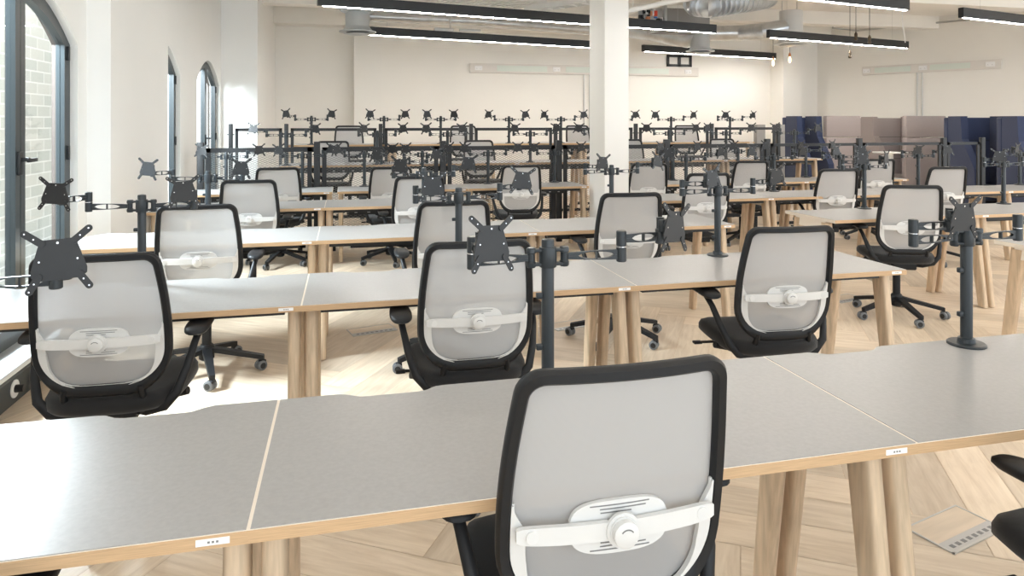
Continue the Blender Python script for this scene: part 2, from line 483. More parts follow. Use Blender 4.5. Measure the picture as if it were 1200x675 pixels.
def make_desk(key, W=W_D, H=.73, chamfer=False):
    root = empty('desk')
    zt = H - .0015
    top = MB(); top.prism(desk_outline(W, D_D, 0, chamfer), zt - .023, zt); nv = len(top.v) // 2; top.m[1] = 1; top.m[3] = 1; top.m[nv + 1] = 1
    t = top.build('desktop', ['oak_edge', 'oak_light_edge'], root, angle=20)
    su = MB(); su.prism(desk_outline(W, D_D, .0035, chamfer), zt - .0005, zt + .0015); su.build('desk_surface', 'linoleum', root, angle=20)
    st = MB(); st.box(W - .085, -.0012, zt - .0165, W - .03, .001, zt - .005)
    for k in range(3): st.box(W - .066 + k * .007, -.0018, zt - .0125, W - .062 + k * .007, 0, zt - .009, 1)
    s = st.build('label_sticker', ['paper_white', 'ink_grey'], root, smooth=False); s['label'] = 'small white asset sticker on the wooden edge'
    fr = MB()
    fr.box(.07, .10, zt - .058, W - .07, .13, zt - .0232); fr.box(.07, D_D - .16, zt - .058, W - .07, D_D - .13, zt - .0232)
    for x in (.075, W - .105): fr.box(x, .10, zt - .058, x + .03, D_D - .13, zt - .0235)
    fr.build('underframe', 'black_metal', root, smooth=False)
    tr = MB(); x0, x1, y0, y1 = .2, W - .2, D_D - .29, D_D - .17
    tr.box(x0, y0, zt - .105, x1, y1, zt - .10); tr.box(x0, y0, zt - .105, x1, y0 + .004, zt - .058); tr.box(x0, y1 - .004, zt - .105, x1, y1, zt - .04)
    for k in range(9):
        xx = x0 + .06 + k * (x1 - x0 - .12) / 8; tr.box(xx - .012, y0 - .001, zt - .088, xx + .012, y0, zt - .081, 1)
    tr.build('cable_tray', ['black_metal', 'brass_plate'], root, smooth=False)
    for x in (.013, W - .043):
        MB().box(x, .12, zt - .092, x + .030, D_D - .12, zt - .0235).build('end_rail', 'oak_light_edge', root, smooth=False)
    for i, l in enumerate(desk_legs(H, W)):
        l.build('leg', 'oak_leg' if i % 2 else 'oak_pale_leg', root, angle=50)
    DESKS[key] = root; root.name = 'desk'
    KIDS[root.name] = list(root.children)
    return root
used = {}
def place_desk(key, x, y, label, group, **kw):
    if key not in DESKS:
        o = make_desk(key, **kw)
    else:
        src = DESKS[key]; o = src.copy(); COL.objects.link(o)
        for ch in [c for c in src.children]:
            if ch.parent == src:
                c = ch.copy(); COL.objects.link(c); c.parent = o
    o.location = (x, y, 0); tag(o, label, 'desk', group)
    return o
YA, YB, YC, YD, YE = 1.289, 2.819, 4.339, 5.995, 7.33
XS = [-1.57, -.165, 1.24, 2.645]
pos3 = ['at the window end, with its seam to the left of the middle desk', 'in the middle', 'at the right']
for nm, Y, gr in (('front', YA, 'desks in the front row'), ('second', YB, 'desks in the second row'), ('third', YC, 'desks in the third row')):
    for i in range(3):
        lb = 'grey-topped oak desk, ' + ['window-side one', 'middle one', 'right-hand one'][i] + ' of the %s row of desks' % nm
        place_desk('std_ch' if (i == 0 and nm == 'third') else 'std', XS[i], Y, lb, gr, **({'chamfer': True} if (i == 0 and nm == 'third') else {}))
for i in range(2):
    place_desk('dleft' if i == 0 else 'std', -1.525 if i == 0 else XS[i], YD, 'grey-topped oak desk, ' + ['window-side', 'right-hand'][i] + ' one of the fourth row left of pillar', 'desks in the fourth row, left', **({'W': 1.36} if i == 0 else {}))
place_desk('std', 3.83, YB, 'grey-topped oak desk cut by the right photo edge, across the aisle from second row', 'desks in the right-hand block')
for i in range(2):
    place_desk('std', 3.46 + i * W_D, YC + .01, ['aisle corner desk of the right-hand block, oak with one monitor pole on it', 'oak desk right of the aisle corner desk, cut by the photo edge'][i], 'desks in the right-hand block')
for i in range(4):
    place_desk('std', 2.555 + i * W_D, 5.78, 'oak desk %s right of the pillar, in the row behind the aisle corner desk' % ['first', 'second', 'third', 'fourth'][i], 'desks right of the pillar, fourth row')
for i, x in enumerate((-1.53, -.075 - .0, 1.31 - .0)):
    place_desk('e%d' % (i > 0), x if i < 2 else 1.29, YE, 'small oak desk before the wire mesh screens, ' + ['first from the window', 'second from the window', 'third from window, ending at pillar'][i], 'desks along the mesh screens', W=1.405 if i == 0 else 1.36)
for i, x in enumerate((3.03, 4.05, 5.455)):
    place_desk('e_short' if i == 0 else 'std', x, YE - .05, 'grey-topped oak desk by the mesh screens, ' + ['first right of the pillar', 'second right of the pillar', 'end desk before the booths'][i], 'desks along the mesh screens', **({'W': 1.015} if i == 0 else {}))
for i in range(5):
    place_desk('mid', -.72 + i * W_D, 8.17, 'high oak desk behind the wire mesh screens, %s from the left' % ['first', 'second', 'third', 'fourth', 'fifth'][i], 'high desks behind the mesh screens', H=.95)
for i in range(5):
    place_desk('high', -.76 + i * W_D, 9.72, 'tallest oak desk in the furthest row by the back wall, %s from the left' % ['first', 'second', 'third', 'fourth', 'fifth'][i], 'high desks in the furthest row', H=1.135)

# ------------------------------------------------------------------ chairs
Z0, Z1 = .505, 1.0
def half_w(z, off=0.0):
    z0, z1 = Z0 + off, Z1 - off
    r1, r0 = .042 - off * .6, .135 - off * .7
    t = (z - .5) / .5
    W = (.198 + .0265 * math.sin(min(1, max(0, (1.0 - z) / .45)) * PI * .75) ) - off
    if z > z1 - r1: d = min(r1, z - (z1 - r1)); W -= r1 - math.sqrt(max(0, r1 * r1 - d * d))
    if z < z0 + r0: d = min(r0, (z0 + r0) - z); W -= r0 - math.sqrt(max(0, r0 * r0 - d * d))
    return W
def yback(x, z):
    t = (z - .55) / .45
    return -.205 - .055 * t - .03 * t * t - .02 * math.exp(-((z - .72) / .09) ** 2) * 0 + .55 * x * x
def outline(off, n=22):
    z0, z1 = Z0 + off, Z1 - off
    r1, r0 = .042 - off * .6, .135 - off * .7
    zs = [z0 + r0 * (1 - math.cos(k / 8 * PI / 2)) for k in range(8)]
    zs += [z0 + r0 + (z1 - r1 - z0 - r0) * k / n for k in range(n)]
    zs += [z1 - r1 + r1 * math.sin(k / 6 * PI / 2) for k in range(7)]
    right = [(half_w(z, off), z) for z in zs]
    w = right[-1][0]; top = [(w - 2 * w * k / 8, z1) for k in range(1, 8)]
    w0 = right[0][0]; bot = [(-w0 + 2 * w0 * k / 6, z0) for k in range(1, 6)]
    return right, top, [(-x, z) for x, z in reversed(right)], bot
def loop(off):
    r, t, l, b = outline(off); return r + t + l + b
def chair_meshes():
    M = {}
    # outer frame: swept band with a rounded section
    lo = loop(0.0); n = len(lo)
    prof = []
    li = loop(.026); lm = loop(.013)
    vs = []; fs = []
    def thick(z): return .030 if z > .66 else .030 + .018 * (1 - (z - .555) / .105)
    rings = []
    for k in range(n):
        (xo, zo), (xi, zi), (xm, zm) = lo[k], li[k], lm[k]
        low = max(0, min(1, (.60 - zo) / .09))
        # thicken lower rail
        zo2 = zo - .012 * low; xi2, zi2 = xi, zi + .004 * low
        yo = yback(xm, zm)
        ring = [(xo, yo - .006, zo2), (xo + (xi2 - xo) * .2, yo - .015, zo2 + (zi2 - zo2) * .2), (xo + (xi2 - xo) * .8, yo - .015, zo2 + (zi2 - zo2) * .8), (xi2, yo - .007, zi2),
                (xi2, yo + .006, zi2), (xo + (xi2 - xo) * .8, yo + .014, zo2 + (zi2 - zo2) * .8), (xo + (xi2 - xo) * .2, yo + .014, zo2 + (zi2 - zo2) * .2), (xo, yo + .007, zo2)]
        rings.append(ring)
    m = 8
    for r in rings: vs += r
    for k in range(n):
        k2 = (k + 1) % n
        for j in range(m):
            j2 = (j + 1) % m; fs.append((k * m + j, k2 * m + j, k2 * m + j2, k * m + j2))
    M['back_frame'] = MB().add(vs, fs).mesh('back_frame', 'frame_plastic', angle=50)
    # mesh panel
    off = .0205; z0, z1 = Z0 + off, Z1 - off
    zs = [z0 + (z1 - z0) * (0.5 - 0.5 * math.cos(PI * k / 34)) for k in range(35)]
    vs = []; fs = []; nx = 16
    for z in zs:
        w = half_w(z, off) + .001
        for j in range(nx + 1):
            x = -w + 2 * w * j / nx; vs.append((x, yback(x, z) + .004, z))
    for i in range(34):
        for j in range(nx): a = i * (nx + 1) + j; fs.append((a, a + 1, a + nx + 2, a + nx + 1))
    M['mesh_panel'] = MB().add(vs, fs).mesh('mesh_panel', 'mesh_fabric', angle=60)
    # light side wings along the lower edge and pale inner lip
    wg = MB()
    for sg in (1, -1):
        A = []; B = []
        for k in range(21):
            z = .530 + k * .0105
            w = half_w(z, .024)
            t = k / 20; wd = .027 if t < .72 else .027 - .023 * (0.5 - 0.5 * math.cos((t - .72) / .28 * PI))
            wd *= min(1, .22 + t * 1.7)
            A.append((sg * w, yback(w, z) - .012, z)); B.append((sg * (w - wd), yback(w - wd, z) - .012, z))
        wg.strip(A, B, (0, .012, 0))
    lb = loop(.0255); lc = loop(.030)
    pa = [(x, yback(x, z) - .0065, z) for x, z in lb if z < .755]; pb = [(x, yback(x, z) - .0065, z) for x, z in lc if z < .755]
    nb = [i for i, (x, z) in enumerate(lb) if z < .755 ]
    # order: right side going up first, then left side coming down and bottom
    la = [(x, z) for x, z in lb]; lcc = [(x, z) for x, z in lc]
    idx = [i for i in range(len(la)) if la[i][1] < .755]
    brk = [j for j in range(1, len(idx)) if idx[j] != idx[j - 1] + 1]
    order = idx[brk[0]:] + idx[:brk[0]] if brk else idx
    wg.strip([(la[i][0], yback(*la[i]) - .0065, la[i][1]) for i in order], [(lcc[i][0], yback(*lcc[i]) - .0065, lcc[i][1]) for i in order], (0, .006, 0))
    M['back_wing'] = wg.mesh('back_wing', 'white_plastic', angle=40)
    # lumbar pad, band and knob
    LZ = .690
    def pad(cx, hx, hz, e, y0, th):
        mb = MB(); A = []; B = []
        for k in range(25):
            t = -1 + 2 * k / 24; x = cx + hx * math.sin(t * PI / 2); u = abs((x - cx) / hx); h = hz * max(0.03, (1 - min(1, u) ** e)) ** (1 / e)
            A.append((x, yback(x, LZ) - y0, LZ - h)); B.append((x, yback(x, LZ) - y0, LZ + h))
        mb.strip(A, B, (0, th, 0)); return mb
    pd = pad(0, .095, .048, 3.2, .016, .009)
    for s2 in (1, -1):
        for q, (dx, L) in enumerate(((.0, .058), (.006, .045), (-.008, .03))):
            z = LZ + s2 * (.040 - q * .0065); A = []; B = []
            for k in range(7):
                x = dx - L + 2 * L * k / 6; A.append((x, yback(x, LZ) - .0170, z - .0009)); B.append((x, yback(x, LZ) - .0170, z + .0009))
            pd.strip(A, B, (0, .002, 0), 1)
    M['lumbar_pad'] = pd.mesh('lumbar_pad', ['white_plastic', 'ink_grey'], angle=30)
    bd = pad(0, .194, .0165, 7, .030, .010)
    for sg in (1, -1):
        x = sg * .166; y = yback(x, LZ) - .031
        bd.tube([(x, y + .004, LZ), (x, y - .0015, LZ)], .0115, 20)
    M['lumbar_band'] = bd.mesh('lumbar_band', 'white_plastic', angle=30)
    kb = MB(); y = yback(0, LZ) - .030
    kb.tube([(0, y + .004, LZ), (0, y - .003, LZ), (0, y - .003, LZ), (0, y - .006, LZ)], [.032, .032, .026, .026], 28)
    kb.tube([(0, y - .004, LZ), (0, y - .019, LZ), (0, y - .022, LZ)], [.0235, .0235, .019], 28)
    arc = [(.012 * math.cos(a), y - .0225, LZ + .002 + .010 * math.sin(a)) for a in [R(30 + 12 * k) for k in range(11)]]
    kb.tube(arc, .0012, 6, 1)
    M['lumbar_knob'] = kb.mesh('lumbar_knob', ['white_plastic', 'ink_grey'], angle=40)
    # seat cushion
    vs = []; fs = []; layers = [(.80, .425), (.93, .430), (1.0, .447), (1.0, .468), (.96, .483), (.86, .490), (.55, .488), (.2, .485)]
    n = 40
    for sc_, z in layers:
        for k in range(n):
            g = 2 * PI * k / n; c, s = math.cos(g), math.sin(g)
            x = .235 * sc_ * math.copysign(abs(c) ** .62, c); y = .015 + .235 * sc_ * math.copysign(abs(s) ** .62, s)
            zz = z + .012 * math.sin(max(-1, min(1, y / .24)) * PI * .9) * .6 + .10 * x * x * (1 if z > .47 else 0) * .6 - (.03 * max(0, (y - .15) / .1) ** 2)
            vs.append((x * (1 + .06 * (y / .24)), y, zz))
    for i in range(len(layers) - 1):
        for k in range(n): k2 = (k + 1) % n; fs.append((i * n + k, i * n + k2, (i + 1) * n + k2, (i + 1) * n + k))
    fs.append(tuple(reversed(range(n)))); fs.append(tuple(range((len(layers) - 1) * n, len(layers) * n)))
    M['seat'] = MB().add(vs, fs).mesh('seat', 'black_fabric', angle=60)
    # mechanism and spine carrying the back
    mc = MB(); mc.cbox((0, -.02, .395), (.17, .24, .055), b=.012)
    for sg in (1, -1):
        mc.tube([(sg * .120, -.206, .525), (sg * .125, -.195, .49), (sg * .125, -.17, .455), (sg * .11, -.13, .405), (sg * .06, -.06, .395)], [.010, .012, .013, .014, .014], 12, sx=1.1)
        mc.tube([(sg * .235, -.03, .43), (sg * .16, -.01, .412), (sg * .05, 0, .40)], [.015, .018, .018], 10)
    mc.tube([(-.13, .07, .41), (-.26, .09, .405)], .006, 8); mc.cbox((-.265, .09, .405), (.04, .03, .012), b=.004)
    M['seat_mechanism'] = mc.mesh('seat_mechanism', 'frame_plastic', angle=50)
    lf = MB(); lf.cyl((0, 0, .13), (0, 0, .32), .026); lf.cyl((0, 0, .30), (0, 0, .385), .014, mi=1)
    M['gas_lift'] = lf.mesh('gas_lift', ['frame_plastic', 'chrome'], angle=40)
    lf = MB(); lf.cyl((0, 0, .13), (0, 0, .42), .026); lf.cyl((0, 0, .40), (0, 0, .60), .014, mi=1)
    M['gas_lift_tall'] = lf.mesh('gas_lift_tall', ['frame_plastic', 'chrome'], angle=40)
    lf = MB(); lf.cyl((0, 0, .13), (0, 0, .55), .026); lf.cyl((0, 0, .50), (0, 0, .79), .014, mi=1)
    M['gas_lift_taller'] = lf.mesh('gas_lift_taller', ['frame_plastic', 'chrome'], angle=40)
    # star base
    bs = MB(); bs.lathe([(.030, .075), (.042, .085), (.042, .15), (.032, .165)], n=24)
    for k in range(5):
        g = 2 * PI * k / 5 + PI / 2 + .25; c, s = math.cos(g), math.sin(g)
        A = []; B = []
        for t in (0, .3, .7, 1):
            r = .03 + .285 * t; w = .026 - .011 * t; z = .148 - .064 * t
            A.append((r * c - w * s, r * s + w * c, z)); B.append((r * c + w * s, r * s - w * c, z))
        h = -.026
        bs.strip(A, B, (0, 0, h))
        bs.cyl((.308 * c, .308 * s, .055), (.308 * c, .308 * s, .082), .010, 10)
    M['star_base'] = bs.mesh('star_base', 'frame_plastic', angle=40)
    ct = MB()
    for sx in (-1, 1):
        ct.tube([(sx * .006, -.012, .0285), (sx * .009, -.012, .0285), (sx * .022, -.012, .0285), (sx * .026, -.012, .0285)], [.024, .028, .028, .023], 24)
        ct.tube([(sx * .0255, -.012, .0285), (sx * .0275, -.012, .0285)], .017, 18, 1)
    ct.cbox((0, -.004, .049), (.034, .036, .016), mi=2, b=.004)
    M['caster'] = ct.mesh('caster', ['caster_rubber', 'black_metal', 'frame_plastic'], angle=40)
    # armrest support and pad
    for sg, nm in ((1, 'r'), (-1, 'l')):
        ar = MB()
        ar.tube([(sg * .05, -.09, .402), (sg * .12, -.135, .405), (sg * .185, -.155, .425), (sg * .225, -.150, .47), (sg * .250, -.115, .545), (sg * .266, -.065, .62), (sg * .273, -.02, .655), (sg * .274, .02, .666)],
                [.015, .017, .018, .017, .015, .013, .014, .016], 14, sx=.85)
        M['armrest_' + nm] = ar.mesh('armrest', 'frame_plastic', angle=50)
        vs = []; fs = []; n = 28
        for sc_, z in ((.55, .662), (.9, .666), (1, .674), (.99, .683), (.9, .689), (.5, .6915)):
            for k in range(n):
                g = 2 * PI * k / n; c, s = math.cos(g), math.sin(g)
                y = .125 * sc_ * math.copysign(abs(s) ** .7, s); w = .042 * (1 - .18 * (y / .125))
                x = w * sc_ * math.copysign(abs(c) ** .7, c)
                vs.append((sg * .274 + x, .005 + y, z - .010 * (y / .125) ** 2))
        for i in range(5):
            for k in range(n): k2 = (k + 1) % n; fs.append((i * n + k, i * n + k2, (i + 1) * n + k2, (i + 1) * n + k))
        fs.append(tuple(reversed(range(n)))); fs.append(tuple(range(5 * n, 6 * n)))
        M['arm_pad_' + nm] = MB().add(vs, fs).mesh('arm_pad', 'frame_plastic', angle=60)
    return M
CM = chair_meshes()
def chair(x, y, rz, label, group, lift=0.0, spin=None, name='office_chair'):
    root = empty(name, (x, y, 0), rz); tag(root, label, 'chair', group)
    up = (0, 0, lift)
    put('back_frame', CM['back_frame'], root, up)
    put('mesh_panel', CM['mesh_panel'], root, up)['label'] = 'pale grey mesh stretched in the backrest'
    put('back_wing', CM['back_wing'], root, up)['label'] = 'white plastic wings at the lower sides of the backrest'
    put('lumbar_pad', CM['lumbar_pad'], root, up)
    b = put('lumbar_band', CM['lumbar_band'], root, up)
    put('adjusting_knob', CM['lumbar_knob'], b)
    put('seat', CM['seat'], root, up)
    put('seat_mechanism', CM['seat_mechanism'], root, up)
    gl = 'gas_lift' if lift < .1 else ('gas_lift_tall' if lift < .3 else 'gas_lift_taller')
    put('gas_lift', CM[gl], root)
    sp = random.uniform(0, 2 * PI) if spin is None else spin
    sb = put('star_base', CM['star_base'], root, None, (0, 0, sp))
    for k in range(5):
        g = 2 * PI * k / 5 + PI / 2 + .25
        put('caster', CM['caster'], sb, (.308 * math.cos(g), .308 * math.sin(g), 0), (0, 0, random.uniform(0, 2 * PI)))
    for s in 'lr':
        a = put('armrest', CM['armrest_' + s], root, up)
        put('arm_pad', CM['arm_pad_' + s], a)
    return root
GA = 'grey mesh office chairs at the desks'
chairs = [
 (.49, 1.43, 0, 'large grey mesh office chair in the foreground at the bottom centre', 1.2),
 (-.79, 1.33, 0, 'office chair at the bottom left, only its black arm pad in view', .2),
 (1.735, 1.17, 0, 'office chair cut by the right edge, showing one black arm pad and seat edge', .5),
 (-.81, 2.875, -2, 'grey mesh office chair nearest the arched window, behind the front desk row', 1.75),
 (.49, 2.83, 0, 'grey mesh office chair at the middle of the second desk row, behind the tall pole', .3),
 (1.875, 2.87, -4, 'grey mesh office chair at the right end of the second desk row', .9),
 (-.775, 4.30, 0, 'grey mesh office chair at the window end of the third desk row', 1.9),
 (.597, 4.14, 0, 'grey mesh office chair at the middle of the third desk row', .4),
 (1.77, 4.34, -3, 'grey mesh office chair at the right end of the third desk row', 2.2),
 (-.72, 5.93, 0, 'grey mesh office chair at the window end of the fourth desk row', 1.0),
 (.588, 6.03, 3, 'grey mesh chair right end of the fourth row, left of the pillar', .1),
 (3.10, 5.76, -2, 'grey mesh office chair first right of the pillar in the fourth row', .6),
 (4.62, 5.98, -6, 'grey mesh chair directly behind the pole on the aisle corner desk', .8),
 (5.90, 5.98, -8, 'grey mesh office chair in front of the far right mesh screen post', .1),
 (4.0, 4.36, -20, 'turned grey mesh office chair at the right with its whole star base showing', .5),
 (-.64, 7.42, 0, 'small grey mesh office chair by the mesh screens, first from the window', 1.3),
 (.45, 7.26, 0, 'small grey mesh office chair by the mesh screens, second from the window', .5),
 (1.79, 7.22, -3, 'small grey mesh office chair by the mesh screens, just left of the pillar', .2),
 (3.22, 7.2, -5, 'small grey mesh office chair by the mesh screens, just right of the pillar', .7),
 (4.58, 7.38, -6, 'small grey mesh office chair by the mesh screens, second right of the pillar', .7),
 (6.30, 7.36, -8, 'small grey mesh office chair by the mesh screens, in front of the mauve booths', .3),
]
for i, (x, y, rz, lb, sp) in enumerate(chairs): chair(x, y, R(rz), lb, GA, 0.015 if i == 0 else 0.0, sp)
for i, u in enumerate((388, 566, 742, 857)):
    chair(onY(u, 9.0), 8.98, R(180 + (-4, 3, -6, 2)[i]), 'grey chair facing the camera through the wire mesh, %s from the left' % ['first', 'second', 'third', 'fourth'][i], 'high chairs behind the mesh screens', .2, None, 'drafting_chair')
for i, u in enumerate((410, 545, 684, 811)):
    chair(onY(u, 10.75), 10.75, R(180 + (3, -3, 5, -4)[i]), 'grey chair facing the camera at the furthest desks, %s from the left' % ['first', 'second', 'third', 'fourth'][i], 'high chairs at the furthest desks', .39, None, 'drafting_chair')

# ------------------------------------------------------------------ monitor arms
def arm_meshes():
    M = {}
    p = MB(); p.lathe([(.0175, .004), (.0175, .388), (.0160, .393), (.005, .395)], n=24)
    for z in (.10, .24): p.cbox((-.024, 0, z), (.018, .014, .016), b=.003)
    M['pole'] = p.mesh('pole', 'arm_metal', angle=40)
    b = MB(); b.lathe([(.056, 0.0), (.056, .005), (.052, .008), (.026, .009), (.024, .022), (.018, .024)], n=32)
    M['base_plate'] = b.mesh('base_plate', 'arm_metal', angle=30)
    c = MB(); c.lathe([(.0235, .318), (.0245, .322), (.0245, .368), (.0235, .372)], n=24)
    for sg in (1, -1):
        c.cbox((sg * .034, 0, .326), (.04, .024, .008), b=.003); c.cbox((sg * .034, 0, .364), (.04, .024, .008), b=.003)
        c.lathe([(.011, .318), (.0135, .322), (.0135, .332), (.0105, .335), (.0105, .356), (.0135, .358), (.0135, .368), (.011, .372)], (sg * .047, 0, 0), 18)
    M['collar'] = c.mesh('collar', 'arm_metal', angle=40)
    def link(L, h0, h1, zc, th=.011):
        """tapered bar with an oval slot and a small strut across it"""
        mb = MB(); n = 20; To = []; Ti = []; Bo = []; Bi = []
        for k in range(n + 1):
            x = .010 + (L - .018) * k / n; t = k / n
            h = (h0 + (h1 - h0) * t) * (1 + .12 * math.sin(t * PI))
            u = (t - .56) / .34; hole = .010 * math.sqrt(max(0, 1 - u * u)) if abs(u) < 1 else 0.0
            To.append((x, -th / 2, zc + h)); Ti.append((x, -th / 2, zc + max(hole, .0002))); Bo.append((x, -th / 2, zc - h)); Bi.append((x, -th / 2, zc - max(hole, .0002)))
        mb.strip(Ti, To, (0, th, 0)); mb.strip(Bo, Bi, (0, th, 0))
        xm = .010 + (L - .018) * .56; mb.box(xm - .002, -th / 2, zc - .011, xm + .002, th / 2, zc + .011)
        # end joint
        mb.lathe([(.0125, zc - .021), (.0145, zc - .019), (.0145, zc + .020), (.0125, zc + .022)], (L, 0, 0), 20)
        return mb
    M['arm'] = link(.165, .0085, .0135, 0).mesh('arm', 'arm_metal', angle=40)
    f = link(.125, .011, .012, 0)
    f.lathe([(.0125, -.021), (.0145, -.019), (.0145, .020), (.0125, .022)], (0, 0, 0), 20)
    f.lathe([(.0146, -.023), (.0146, -.0205)], (0, 0, 0), 20, 1)
    M['forearm'] = f.mesh('forearm', ['arm_metal', 'chrome'], angle=40)
    # plate, seen from behind, in its own XZ plane; joint behind it (+Y)
    pl = MB()
    body = [(-.030, .043), (.030, .043), (.035, .037), (.053, -.022), (.052, -.034), (.040, -.043), (-.040, -.043), (-.052, -.034), (-.053, -.022), (-.035, .037)]
    pl.prism(body, -.0035, 0, plane='xz')
    def capsule(p, q, w, holes):
        p = Vector(p); q = Vector(q); d = (q - p).normalized(); nrm = Vector((-d.y, d.x)); pts = []
        a0 = math.atan2(d.y, d.x)
        for k in range(9): g = a0 + PI / 2 + PI * k / 8; pts.append((p.x + w * math.cos(g), p.y + w * math.sin(g)))
        for k in range(9): g = a0 - PI / 2 + PI * k / 8; pts.append((q.x + w * math.cos(g), q.y + w * math.sin(g)))
        pl.prism(pts, -.006, -.0035, plane='xz')
        for t in holes:
            c = p + (q - p) * t; pl.tube([(c.x, -.0068, c.y), (c.x, -.0030, c.y)], .0017, 10, 1)
    for sx in (-1, 1):
        capsule((sx * .030, .036), (sx * .060, .060), .0075, (.45, 1.0))
        capsule((sx * .038, -.034), (sx * .056, -.062), .0075, (.45, 1.0))
        pl.tube([(sx * .036, -.0045, -.002), (sx * .036, -.003, -.002)], .002, 8, 1)
    pl.tube([(0, -.0045, .035), (0, -.003, .035)], .0025, 8, 1)
    M['mounting_plate'] = pl.mesh('mounting_plate', ['black_metal', 'chrome'], angle=30)
    h = MB(); h.cyl((0, 0, 0), (0, .028, 0), .016, 18); h.cbox((0, .034, 0), (.034, .018, .036), b=.004)
    h.cyl((0, .046, -.045), (0, .046, .022), .011, 16)
    M['tilt_head'] = h.mesh('tilt_head', 'arm_metal', angle=40)
    return M
AM = arm_meshes()
def monitor_arm(x, y, z0, label, group, sides, rz=0.0):
    """sides: list of (side, upper angle, forearm angle, plate yaw, tilt, roll) in degrees; angles from +X"""
    root = empty('monitor_arm', (x, y, z0), rz); tag(root, label, 'monitor arm', group)
    put('base_plate', AM['base_plate'], root); put('pole', AM['pole'], root); put('collar', AM['collar'], root)
    for sd, a1, a2, yw, tl, rl in sides:
        px = sd * .047
        a = put('arm', AM['arm'], root, (px, 0, .345), (0, 0, R(a1)))
        ex, ey = px + .165 * math.cos(R(a1)), .165 * math.sin(R(a1))
        f = put('forearm', AM['forearm'], root, (ex, ey, .388), (0, 0, R(a2)))
        wx, wy = ex + .125 * math.cos(R(a2)), ey + .125 * math.sin(R(a2))
        Mx = Matrix.Rotation(R(yw), 4, 'Z') @ Matrix.Rotation(R(tl), 4, 'X') @ Matrix.Rotation(R(rl), 4, 'Y')
        d = Matrix.Rotation(R(yw), 4, 'Z') @ Vector((0, -.046, 0))
        loc = Matrix.Translation((wx + d.x, wy + d.y, .420))
        p = put('mounting_plate', AM['mounting_plate'], root); p.matrix_local = loc @ Mx
        h = put('tilt_head', AM['tilt_head'], root, (wx + d.x, wy + d.y, .420), (0, 0, R(yw)))
    return root
GM = 'dual monitor arms on the desks'
H0 = .73
ARMY = .535
near = [
 # X, row Y, label, left, right
 (-.87, YA, 'dual monitor arm of the front desk by the window, plate over the left chair', (180, 200, 0, 0, 0), (2, -62, 4, -6, -4)),
 (.54, YA, 'dual monitor arm standing behind the foreground chair, tallest pole in the photo', (184, -92, 26, -8, 4), (-3, 6, 30, 0, 6)),
 (1.94, YA, 'dual monitor arm on round base at the right end of the front desk', (183, -5, 5, 4, 0), (2, 20, 0, 0, 0)),
 (-.87, YB, 'dual monitor arm behind the window-side chair of the second row', (178, 238, -8, 0, 4), (2, -95, 4, -14, -4)),
 (.54, YB, 'dual monitor arm in the middle of the second desk row', (186, -60, 0, -6, 0), (8, 25, 4, -5, 6)),
 (1.94, YB, 'dual monitor arm on the right-hand desk of the second row, round base in view', (183, -10, 20, -4, -8), (0, 12, 12, 4, -10)),
 (-.87, YC, 'dual monitor arm on the window-side desk of the third row', (178, 215, -20, 0, 4), (2, -80, -10, 0, 2)),
 (.54, YC, 'dual monitor arm in the middle of the third desk row', (182, -70, -12, 6, 4), (6, 25, -6, 0, 4)),
 (1.94, YC, 'dual monitor arm in front of the white pillar on the third row', (184, -60, 20, 0, 4), (2, 0, 24, -8, 10)),
 (.54, YD, 'dual monitor arm on the fourth row right-hand desk, left of the pillar', (184, 250, -12, 0, 2), (4, -60, 8, 0, 2)),
 (4.165, YC + .01, 'dual monitor arm with round base on the corner desk at the right aisle', (182, -30, -12, 0, 0), (2, -150, 30, 0, 0)),
 (5.59, YC + .01, 'dual monitor arm at the right edge on the second desk of the right-hand block', (182, -10, -35, 0, 0), (2, 35, 0, 0, 0)),
]
for x, Y, lb, l, r in near:
    monitor_arm(x, Y + ARMY, H0, lb, GM, [(-1, *l), (1, *r)])
def far_row(us, Y, z0, what, group):
    ords = ['first', 'second', 'third', 'fourth', 'fifth', 'sixth', 'seventh', 'eighth', 'ninth']
    for i, u in enumerate(us):
        L = (random.uniform(176, 184), random.uniform(185, 300), random.uniform(-25, 25), random.uniform(-10, 10), random.uniform(-8, 8))
        Rr = (random.uniform(-4, 4), random.uniform(-120, -5), random.uniform(-25, 25), random.uniform(-10, 10), random.uniform(-8, 8))
        monitor_arm(onY(u, Y), Y, z0, 'small dual monitor arm, %s from left %s' % (ords[i], what), group, [(-1, *L), (1, *Rr)])
far_row((804, 907, 984, 1076, 1195), 5.78 + ARMY, H0, 'in the fourth row right of the pillar', 'monitor arms, fourth row right')
far_row((265, 354.5, 427, 495, 572, 650), YE + ARMY, H0, 'before the mesh screens, left of pillar', 'monitor arms along the mesh screens')
far_row((789, 865, 944.5), YE - .05 + ARMY, H0, 'before the mesh screens, right of pillar', 'monitor arms along the mesh screens')
far_row((335.6, 442, 524.5, 621.5, 703, 784, 851, 931), 8.25, .95, 'on the high desks behind the mesh screens', 'monitor arms on the high desks')
far_row((365, 450, 516.5, 596.5, 657.5, 725, 786.5, 855.5), 9.80, 1.135, 'on the furthest desks by the back wall', 'monitor arms on the furthest desks')

